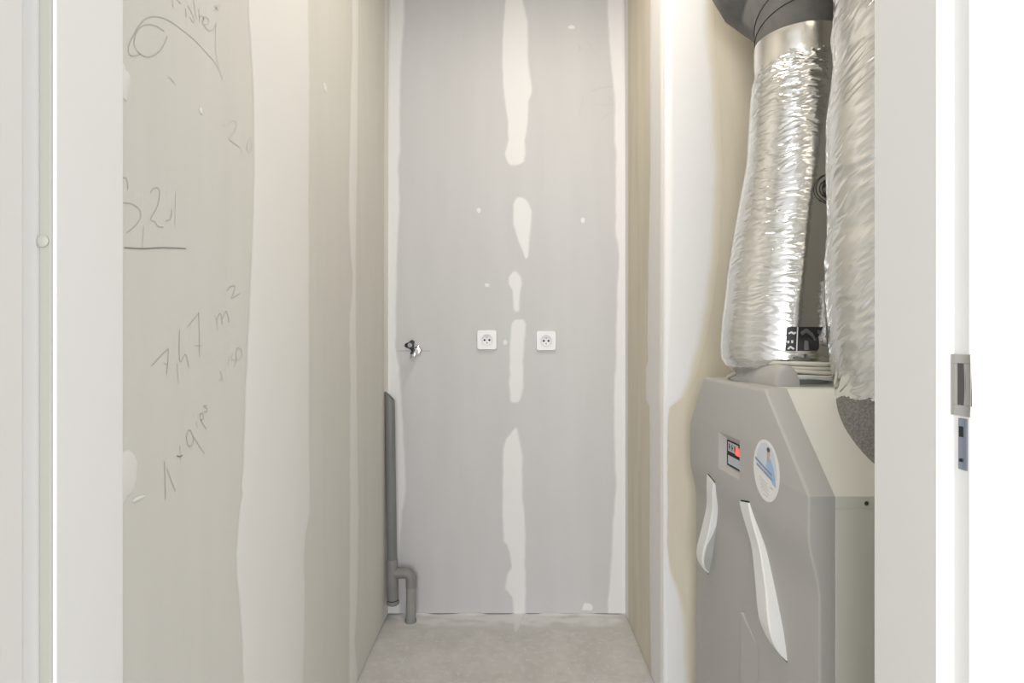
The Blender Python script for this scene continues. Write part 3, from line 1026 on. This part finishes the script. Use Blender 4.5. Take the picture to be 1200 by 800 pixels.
bo = [(DN + 0.001, 0.0), (DN + 0.001, 0.838), (1.1870, 1.0058), (1.560, 1.0058), (DF - 0.001, 0.867), (DF - 0.001, 0.0)]
body = mesh('body', [(x, d, z) for x in (XB - 0.002, XE) for d, z in bo],
            [tuple(range(6)), tuple(range(6, 12))] + [(i, (i + 1) % 6, 6 + (i + 1) % 6, 6 + i) for i in range(6)], M['cream'], unit)
bevel(body, 0.0015, 2)
sp_ = mesh('side_panel', *box(XB + 0.0008, XE - 0.002, DN - 0.0012, DN + 0.0015, 0.03, 0.8172), M['cream'], unit)
bevel(sp_, 0.0008, 2)
mesh('screw', *disc_solid((0.5990, DN + 0.0012, 0.8265), (0, -1, 0), 0.0036, 0.0012, 16, 0.0008), M['steel_dark'], unit)
mesh('bracket_screw', *disc_solid((0.600, DN + 0.0012, 0.8265), (0, -1, 0), 0.0, 0.0005, 8), M['steel_dark'], unit) if False else None

# rubber hood over the cable entry on top
hr = []
for d, x, rx, hz in ((1.243, 0.575, 0.020, 0.034), (1.245, 0.575, 0.025, 0.041), (1.253, 0.5745, 0.0275, 0.0455), (1.29, 0.572, 0.0275, 0.0455), (1.33, 0.568, 0.027, 0.041), (1.375, 0.563, 0.025, 0.031), (1.42, 0.558, 0.022, 0.020), (1.465, 0.554, 0.017, 0.010)):
    hr.append([Vector((x + rx * math.cos(a), d, 1.005 + hz * math.sin(a) ** 0.8)) for a in [math.pi * k / 18 for k in range(19)]])
mesh('cable_hood', *rings(hr), M['cover'], unit, True, 50)

# light panel below the handles, standing a little proud on its far edge
pv = []
for d, off in ((1.336, -0.0060), (1.334, -0.0068), (1.255, -0.0004)):
    zt = 0.495 - (1.336 - d) * 0.5
    for z in (0.02, zt):
        pv.append((face_x(z) + off, d, z))
pv = [(face_x(0.3) + 0.001, 1.337, 0.02), (face_x(0.3) + 0.001, 1.337, 0.495)] + pv
mesh('lower_panel', pv, [(0, 2, 3, 1), (2, 4, 5, 3), (4, 6, 7, 5), (1, 3, 5, 7), (0, 6, 4, 2), (0, 1, 7, 6)], M['cover'], unit)


def handle(dt, zt, db, zb, inner):
    """a bowed grip; inner = +1 lays a grey sheet for shade over its camera side"""
    N = 30
    prof = [(0, 0.004), (0.15, 0.010), (0.35, 0.0145), (0.55, 0.019), (0.72, 0.025), (0.82, 0.026), (0.91, 0.020), (0.97, 0.010), (1, 0.0015)]
    wid = [(0, 0.050), (0.15, 0.049), (0.35, 0.048), (0.55, 0.054), (0.8, 0.052), (0.92, 0.040), (1, 0.026)]
    hp = [p.y for p in spline([(a, b, 0) for a, b in prof], 4)]
    hx = [p.x for p in spline([(a, b, 0) for a, b in prof], 4)]
    rs = []
    rec = []
    for i in range(N + 1):
        t = i / N
        z = zt + (zb - zt) * t
        d = dt + (db - dt) * t
        x = face_x(z)
        p = interp(t, hx, hp)
        wd = interp(t, [a for a, b in wid], [b for a, b in wid]) / 2
        sk = 0.010 * (1 if inner < 0 else -1) * max(0, 1 - t * 2.5)         # slanting top end
        c = min(0.003, p * 0.3)
        q = [(x + 0.001, -wd), (x - p + c, -wd), (x - p, -wd + c), (x - p, wd - c), (x - p + c, wd), (x + 0.001, wd)]
        rs.append([Vector((xx, d + e, z - e / 0.025 * sk * 0.5)) for xx, e in q])
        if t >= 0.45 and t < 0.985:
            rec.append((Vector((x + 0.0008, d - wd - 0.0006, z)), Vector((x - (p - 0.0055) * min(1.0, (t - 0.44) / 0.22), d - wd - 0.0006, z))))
    h = mesh('handle', *rings(rs), M['handle'], unit, True, 35)
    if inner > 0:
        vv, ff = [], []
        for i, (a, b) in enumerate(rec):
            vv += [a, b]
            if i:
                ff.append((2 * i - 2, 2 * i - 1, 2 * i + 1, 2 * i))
        mesh('grip_shade', vv, ff, M['cover'], h)  # thin grey sheet, shade of the grip's inner side put into its colour
    e0, e1 = rs[0], rs[-1]
    for ring, dz in ((e0, 0.0035), (e1, -0.003)):
        lo, hi = ring[0].y, ring[-1].y
        v = []
        for dx in (-0.0007, 0.001):
            for yy, zz in ((lo, ring[0].z), (hi, ring[-1].z)):
                for o_ in (0, dz):
                    v.append((face_x(zz) + dx, yy, zz + o_))
        mesh('handle_gap', v, [(0, 1, 3, 2), (4, 6, 7, 5), (0, 4, 5, 1), (2, 3, 7, 6), (0, 2, 6, 4), (1, 5, 7, 3)], M['black'], h)
    return h


handle(1.284, 0.755, 1.137, 0.499, -1)
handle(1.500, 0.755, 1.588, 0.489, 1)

# round sticker
SD, SZ = 1.1745, 0.8466


def spt(u, v, k):
    return Vector((XF - 0.0004 - k * 0.00025, SD - u, SZ + v))


def sdisc(r, u, v, k, ry=None, n=40):
    ry = ry or r
    a = [2 * math.pi * i / n for i in range(n)]
    return rings([[spt(u + r * math.cos(q), v + ry * math.sin(q), k) for q in a], [spt(u + r * math.cos(q), v + ry * math.sin(q), k - 1) for q in a]])


def spoly(pts, k):
    return rings([[spt(u, v, k) for u, v in pts], [spt(u, v, k - 1) for u, v in pts]])


stk = mesh('sticker', *sdisc(0.0605, 0, 0, 1, n=64), M['sticker'], unit)
mesh('sticker_backdrop', *spoly([(-0.048, 0.012), (-0.040, 0.034), (-0.022, 0.050), (0.0, 0.0545), (0.024, 0.049), (0.040, 0.036), (0.048, 0.012), (0.049, -0.008), (0.03, -0.012), (-0.01, 0.0), (-0.03, 0.006)], 2), M['sticker_rim'], stk)
mesh('printed_shirt', *spoly([(0.006, 0.024), (0.014, 0.028), (0.024, 0.024), (0.034, 0.012), (0.042, -0.008), (0.044, -0.024), (0.030, -0.020), (0.020, -0.006), (0.010, 0.000), (0.002, 0.010)], 3), M['shirt_blue'], stk)
mesh('printed_face', *join([sdisc(0.0068, 0.012, 0.036, 3, 0.0088), spoly([(0.006, 0.028), (0.018, 0.028), (0.016, 0.019), (0.009, 0.019)], 4)]), M['skin'], stk)
mesh('printed_hair', *sdisc(0.0072, 0.012, 0.0425, 4, 0.0045), M['hair'], stk)
ln = []
rnd = random.Random(3)
for r0, (u0, v0, u1, v1) in enumerate(((-0.050, 0.0140, 0.024, -0.005), (-0.043, 0.003, 0.028, -0.0145))):
    u = u0
    while u < u1:
        L = rnd.uniform(0.003, 0.009)
        for off, hh in ((0.0, 0.0042),):
            t0_, t1_ = (u - u0) / (u1 - u0), (min(u + L, u1) - u0) / (u1 - u0)
            va, vb = v0 + (v1 - v0) * t0_, v0 + (v1 - v0) * t1_
            ln.append(spoly([(u, va), (u + L, vb), (u + L, vb + hh), (u, va + hh)], 5))
        u += L + 0.0016
mesh('printed_line', *join(ln), M['ink_blue'], stk)
ln = []
for r in range(4):
    u = -0.030 + r * 0.002
    while u < 0.004 + r * 0.002:
        L = rnd.uniform(0.002, 0.006)
        v = -0.018 - r * 0.006 - (u + 0.03) * 0.25
        ln.append(spoly([(u, v), (u + L, v - L * 0.25), (u + L, v - L * 0.25 + 0.0022), (u, v + 0.0022)], 2))
        u += L + 0.0014
ln.append(spoly([(0.020, -0.030), (0.031, -0.032), (0.031, -0.029), (0.020, -0.027)], 2))
ln.append(spoly([(-0.012, -0.049), (0.010, -0.051), (0.010, -0.0495), (-0.012, -0.0475)], 2))
mesh('printed_small_text', *join(ln), M['ink_grey'], stk)

# ------------------------------------------------------------------ ducts


class Duct:
    def __init__(s, rows_, d_of_y, seed, slant, lump, crease, fx=6.0, fz=62.0):
        """rows_: (py, px left, px right) outlines"""
        s.z, s.cx, s.cd, s.r = [], [], [], []
        for y, l, r in sorted(rows_, key=lambda q: -q[0]):
            d = d_of_y(y)
            s.z.append(H - (y - 400) * d / F)
            s.cx.append(((l + r) / 2 - 600) * d / F)
            s.cd.append(d)
            s.r.append((r - l) / 2 * d / F)
        s.seed, s.slant, s.lump, s.crease, s.fx, s.fz = seed, slant, lump, crease, fx, fz

    facet = None                # (heights, half widths) of a flat the sleeve has been pressed into, facing right

    def rad(s, th, z):
        r = interp(z, s.z, s.r)
        if s.facet:
            hw = interp(z, *s.facet)
            c = math.cos(th - math.radians(32))
            if hw > 0.02 and c > 0:
                q = r * math.cos(hw) / c
                k = 0.010 * min(1.0, hw * 2)          # rounded meeting of the round and the flat
                h = max(0.0, k - abs(r - q)) / k
                r = min(r, q) - h * h * k * 0.25
        return r

    def pt(s, th, z, off=0.0, amp=1.0):
        cx, cd, r = interp(z, s.z, s.cx), interp(z, s.z, s.cd), s.rad(th, z)
        ct, st = math.cos(th), math.sin(th)
        ph = math.atan2(st, ct)
        u = ph * 0.12
        zz = z - s.slant * u
        a = noise.noise((ct * 1.1 + s.seed, st * 1.1, z * 7)) * s.lump
        wrp = noise.noise((ct * 2.2, st * 2.2 + s.seed, z * 16)) * 0.020
        q = noise.noise((u * s.fx * 3.2 + s.seed, (zz + wrp) * s.fz, s.seed * 1.7))
        b = (1 - abs(q) * 2.4) * s.crease
        q2 = noise.noise((u * s.fx * 7 + s.seed, (zz + wrp * 0.6) * s.fz * 1.9, s.seed * 2.9))
        b += (1 - abs(q2) * 2.4) * s.crease * 0.45
        am = 0.35 + 0.9 * max(0, min(1, 0.5 + 1.2 * noise.noise((ct * 1.7 + 9, st * 1.7, z * 9 + s.seed))))
        rr = r + (a + b * am) * amp + off
        return Vector((cx + rr * st, cd - rr * ct, z))      # th = 0 looks to the camera, + to the right

    def build(s, name, z0, z1, m, parent, dz=0.0032, nt=240, cap=False, ampf=None):
        nz = int((z1 - z0) / dz)
        V, Fs, uv = [], [], []
        for i in range(nz + 1):
            z = z0 + (z1 - z0) * i / nz
            amp = ampf(z) if ampf else 1.0
            for k in range(nt):
                V.append(s.pt(-math.pi + 2 * math.pi * k / nt, z, 0.0, amp))
        for i in range(nz):
            for k in range(nt):
                j = (k + 1) % nt
                Fs.append((i * nt + k, i * nt + j, (i + 1) * nt + j, (i + 1) * nt + k))
                ua, ub = (k / nt - 0.5) * 0.75, ((k + 1) / nt - 0.5) * 0.75
                za, zb = z0 + (z1 - z0) * i / nz, z0 + (z1 - z0) * (i + 1) / nz
                uv += [ua, za - s.slant * ua, ub, za - s.slant * ub, ub, zb - s.slant * ub, ua, zb - s.slant * ua]
        me = bpy.data.meshes.new(name)
        me.from_pydata(V, [], Fs)
        me.uv_layers.new(name='uv').data.foreach_set('uv', uv)
        return link(name, me, m, parent, True)

    def hit(s, px, py):
        """(angle, z) of the duct's surface seen at a pixel"""
        z = H
        th = 0.0
        for _ in range(12):
            cx, cd, r = interp(z, s.z, s.cx), interp(z, s.z, s.cd), interp(z, s.z, s.r)
            lo, hi = -1.45, 1.45
            for _ in range(40):
                th = (lo + hi) / 2
                r = s.rad(th, z)
                if (cx + r * math.sin(th)) / (cd - r * math.cos(th)) * F < px - 600:
                    lo = th
                else:
                    hi = th
            z = H - (py - 400) * (cd - r * math.cos(th)) / F
        return th, z

    def patch(s, name, quad, m, parent, off=0.0024, n=24, amp=0.6):
        """a print on the duct between four pixel corners (tl, tr, br, bl)"""
        a, b, c, d = [s.hit(*q) for q in quad]
        V, Fs = [], []
        for i in range(n + 1):
            for j in range(n + 1):
                u, v = i / n, j / n
                th = (a[0] * (1 - u) + b[0] * u) * (1 - v) + (d[0] * (1 - u) + c[0] * u) * v
                z = (a[1] * (1 - u) + b[1] * u) * (1 - v) + (d[1] * (1 - u) + c[1] * u) * v
                V.append(s.pt(th, z, off, amp))
        for i in range(n):
            for j in range(n):
                q = i * (n + 1) + j
                Fs.append((q, q + 1, q + n + 2, q + n + 1))
        return mesh(name, V, Fs, m, parent, True)

    def strokes(s, name, lines, width, m, parent, off=0.0042, amp=0.6):
        V, Fs = [], []
        for st in lines:
            if len(st) < 10:
                st = [(a[0] + (b[0] - a[0]) * k / 5, a[1] + (b[1] - a[1]) * k / 5) for a, b in zip(st, st[1:]) for k in range(5)] + [st[-1]]
            pts = [s.hit(x, y) for x, y in st]
            for i, (th, z) in enumerate(pts):
                p0, p1 = pts[max(i - 1, 0)], pts[min(i + 1, len(pts) - 1)]
                t = Vector(((p1[0] - p0[0]) * 0.125, p1[1] - p0[1]))
                nn = Vector((-t.y, t.x)).normalized() * width / 2
                for sg in (1, -1):
                    V.append(s.pt(th + sg * nn.x / 0.125, z + sg * nn.y, off, amp))
                if i:
                    q = len(V)
                    Fs.append((q - 4, q - 3, q - 1, q - 2))
        me = bpy.data.meshes.new(name)
        me.from_pydata(V, [], Fs)
        return link(name, me, m, parent, True)


DL = Duct([(52, 889, 985), (62, 889.5, 985), (78, 890, 984.5), (88, 888.5, 984), (96, 886, 983.5), (110, 884, 983), (150, 881, 983), (190, 878, 983), (220, 873, 984), (250, 868, 985), (285, 863, 986),
           (320, 857.5, 986), (350, 853.5, 986), (380, 850, 985), (405, 849, 983), (420, 850, 979), (429, 855, 973), (437, 866, 962)],
          lambda y: 1.455 - 0.035 * max(0, min(1, (y - 50) / 380)), 2.0, 0.05, 0.0022, 0.0011, 7.0, 125.0)
DL.facet = ([H + zz for zz in (-0.03, 0.01, 0.10, 0.30, 0.42, 0.55, 0.62)], [0.35, 0.74, 0.74, 0.62, 0.45, 0.2, 0.0])
dl = empty('flexible_duct', (0.64, 1.425, 1.0068))
tag(dl, 'crinkled foil ventilation duct below the dark fitting, printed with a black panel', 'duct', 'foil ventilation ducts')
ZL0, ZL1 = H - 37 * 1.42 / F, H + 348 * 1.455 / F
foil = DL.build('foil_sleeve', ZL0, ZL1, M['foil_a'], dl, dz=0.0017, ampf=lambda z: 0.25 if z > ZL1 - 0.045 else (1.9 if z > ZL1 - 0.10 else 1.0))
mesh('spigot', *tube([(0.640, 1.42, 1.0060), (0.640, 1.42, 1.045)], 0.10, 40), M['cover'], dl, True, 40)
# smooth foil tape round the upper end of the sleeve
cxT, cdT, rT = DL.cx[-1], DL.cd[-1], DL.r[-1]
tp = []
for k in range(7):
    z = ZL1 - 0.058 + 0.062 * k / 6
    ro = rT + (0.0012, 0.0026, 0.0035, 0.0035, 0.0035, 0.0035, 0.0022)[k]
    tp.append([Vector((cxT + ro * math.sin(a), cdT - ro * math.cos(a), z + 0.012 * math.sin(a) * (1 - k / 6) + (0.003 * noise.noise((a * 3, 1, 2)) if k < 2 else 0)))
               for a in [2 * math.pi * i / 72 for i in range(72)]])
mesh('foil_tape', *rings(tp, False, False), M['tape'], dl, True)
# round stamp
ring1 = [(975.5 + 20.5 * math.cos(a), 221 + 17.5 * math.sin(a)) for a in [math.radians(95 + 175 * k / 20) for k in range(21)]]
ring2 = [(975 + 13.0 * math.cos(a), 221 + 10.5 * math.sin(a)) for a in [math.radians(95 + 175 * k / 20) for k in range(21)]]
DL.strokes('round_stamp', [ring1], 0.0026, M['stamp'], foil)
DL.strokes('round_stamp', [ring2, [(968, 217), (975, 221), (979, 226)], [(966, 221), (970, 213), (976, 212)], [(966, 226), (978, 226)], [(969, 213), (969, 229)], [(973, 214), (974, 229)], [(967, 229), (977, 230)]], 0.0042, M['stamp'], foil)
# black printed panel with pale characters
lab = DL.patch('printed_panel', [(922, 383), (963, 383), (957, 411), (920, 411)], M['label_black'], foil)
DL.strokes('panel_character', [[(934.2, 383), (933, 411)]], 0.0022, M['sticker'], foil)
DL.strokes('panel_character', [[(924, 391), (927, 389), (930, 391), (932, 389)], [(923.5, 399), (923.5, 402)], [(928, 398.5), (928, 402)], [(923, 409), (926, 406), (930, 409)]], 0.0036, M['sticker'], foil)
DL.strokes('panel_character', [[(938, 391), (944, 387), (950, 392), (954, 399)], [(944, 399), (944, 410)], [(956, 388), (960, 390)]], 0.0085, M['label_grey'], foil)
DL.strokes('panel_character', [[(930, 419), (942, 421), (948, 423)], [(944, 416), (946, 421)]], 0.006, M['label_grey'], foil)

DFOLD = Duct([(330, 974, 980), (355, 970, 980), (380, 966, 979), (400, 964, 979), (415, 962, 979), (426, 960, 977)], lambda y: 1.342, 8.0, 0.3, 0.0022, 0.0022, 8.0, 60.0)
DFOLD.build('foil_fold', H - 26 * 1.342 / F, H + 70 * 1.342 / F, M['foil_b'], dl, dz=0.0025, nt=60)

# dark foam fitting above it, with a side branch
fit = empty('duct_fitting', (cxT, cdT, ZL1))
tag(fit, 'dark grey foam duct fitting with a side branch, above the foil duct', 'duct fitting')
fx = lambda z: cxT - 0.028 * (z - ZL1)
RF = rT + 0.0005
main = mesh('main_pipe', *tube([(fx(z), cdT, z) for z in (ZL1 - 0.02, ZL1 + 0.2, ZL1 + 0.5, CEIL)], RF, 64), M['epe'], fit, True, 40)
DB = 1.63


def seam(cz, tilt, parent):
    pts = []
    for k in range(61):
        a = 2 * math.pi * k / 60
        pts.append(Vector((fx(cz) + (RF + 0.0006) * math.sin(a), cdT - (RF + 0.0006) * math.cos(a), cz + tilt * math.cos(a))))
    return tube(pts, 0.0011, 6, False)


mesh('pipe_seam', *join([seam(ZL1 + 0.066, 0.045, main)]), M['epe_line'], main, True)
mesh('pipe_seam', *join([seam(ZL1 + 0.030, 0.035, main)]), M['epe_line'], main, True)
bp_ = [P(873, -400, DB), P(873, -40, DB), P(874, -14, DB), P(878, -9, DB), P(904, 9, DB - 0.02), P(930, 22, DB - 0.14)]
br = mesh('branch_pipe', *tube(bp_, 0.088, 48), M['epe'], fit, True, 40)
for t in (0.0, 0.020):
    base = P(897, 0, DB - 0.02) + Vector((0.845, 0, -0.535)) * (t - 0.01)
    axis = Vector((0.845, -0.1, -0.535)).normalized()
    u, v = frame_of(axis)
    mesh('pipe_seam', *tube([base + (u * math.cos(a) + v * math.sin(a)) * 0.0895 for a in [2 * math.pi * k / 48 for k in range(49)]], 0.0011, 6, False), M['epe_line'], br, True)

DR = Duct([(-560, 988, 1152), (0, 988, 1147), (15, 987, 1147), (30, 985, 1147), (60, 988, 1146), (90, 984, 1145), (110, 981.5, 1145), (130, 979, 1145), (200, 979, 1145), (250, 981, 1145), (270, 981, 1145), (290, 978, 1145),
           (350, 977.5, 1145), (400, 979, 1145), (420, 982, 1142), (440, 985.5, 1139), (455, 989, 1136), (469, 990, 1135)],
          lambda y: 1.12, 5.0, 0.62, 0.0026, 0.0015, 5.0, 62.0)
df = empty('flexible_duct', (0.733, 1.12, 0.985))
tag(df, 'crinkled foil ventilation duct half behind the right jamb, ending in speckled grey foam', 'duct', 'foil ventilation ducts')
ZR0 = H - 70 * 1.12 / F
foil2 = DR.build('foil_sleeve', ZR0, CEIL, M['foil_b'], df, ampf=lambda z: 0.25 if z < ZR0 + 0.012 else 1.0, dz=0.0026, nt=260)
cxR = (1061.5 - 600) * 1.12 / F
mesh('foam_spigot', *tube([(cxR, 1.12, 0.845), (cxR, 1.12, 0.94), (cxR, 1.12, ZR0 + 0.012)], [0.1145, 0.1165, 0.115], 64), M['felt'], df, True, 40)

# ------------------------------------------------------------------ cables on top of the unit
CD = 1.262


def cable(pts, r, m, label):
    o = mesh('cable', *tube(spline([P(*p) for p in pts], 8), r, 12), m, None, True, 40)
    tag(o, label, 'cable', 'cables on top of the ventilation unit')


cable([(853, 442, 1.50), (862, 437, 1.46), (878, 430.5, 1.40), (898, 426.0, 1.33), (925, 425.8, 1.28), (955, 426.5, CD), (990, 428, CD), (1025, 431, CD)], 0.0048, M['cable'], 'uppermost beige cable, arching over the rubber hood on the grey unit')
cable([(925, 431, 1.27), (942, 432.0, CD), (965, 432, CD - 0.002), (990, 433, CD), (1025, 436, CD)], 0.0042, M['cable'], 'second beige cable from the top, beside the rubber hood')
cable([(925, 434, 1.255), (940, 435.2, CD - 0.012), (965, 437.0, CD - 0.012), (990, 437.5, CD - 0.01), (1025, 440, CD - 0.01)], 0.0040, M['cable'], 'third beige cable from the top, beside the rubber hood')
cable([(925, 441, 1.25), (940, 441, CD - 0.015), (952, 441.5, CD - 0.016), (990, 443, CD - 0.014), (1025, 446, CD - 0.01)], 0.0036, M['cable'], 'lowest beige cable, right above the cream top of the unit')
cable([(930, 443.5, 1.25), (950, 443, CD - 0.022), (968, 444.5, CD - 0.022), (990, 446, CD - 0.02), (1025, 448, CD - 0.016)], 0.0024, M['cable_blue'], 'thin blue grey cable beneath the beige cables')
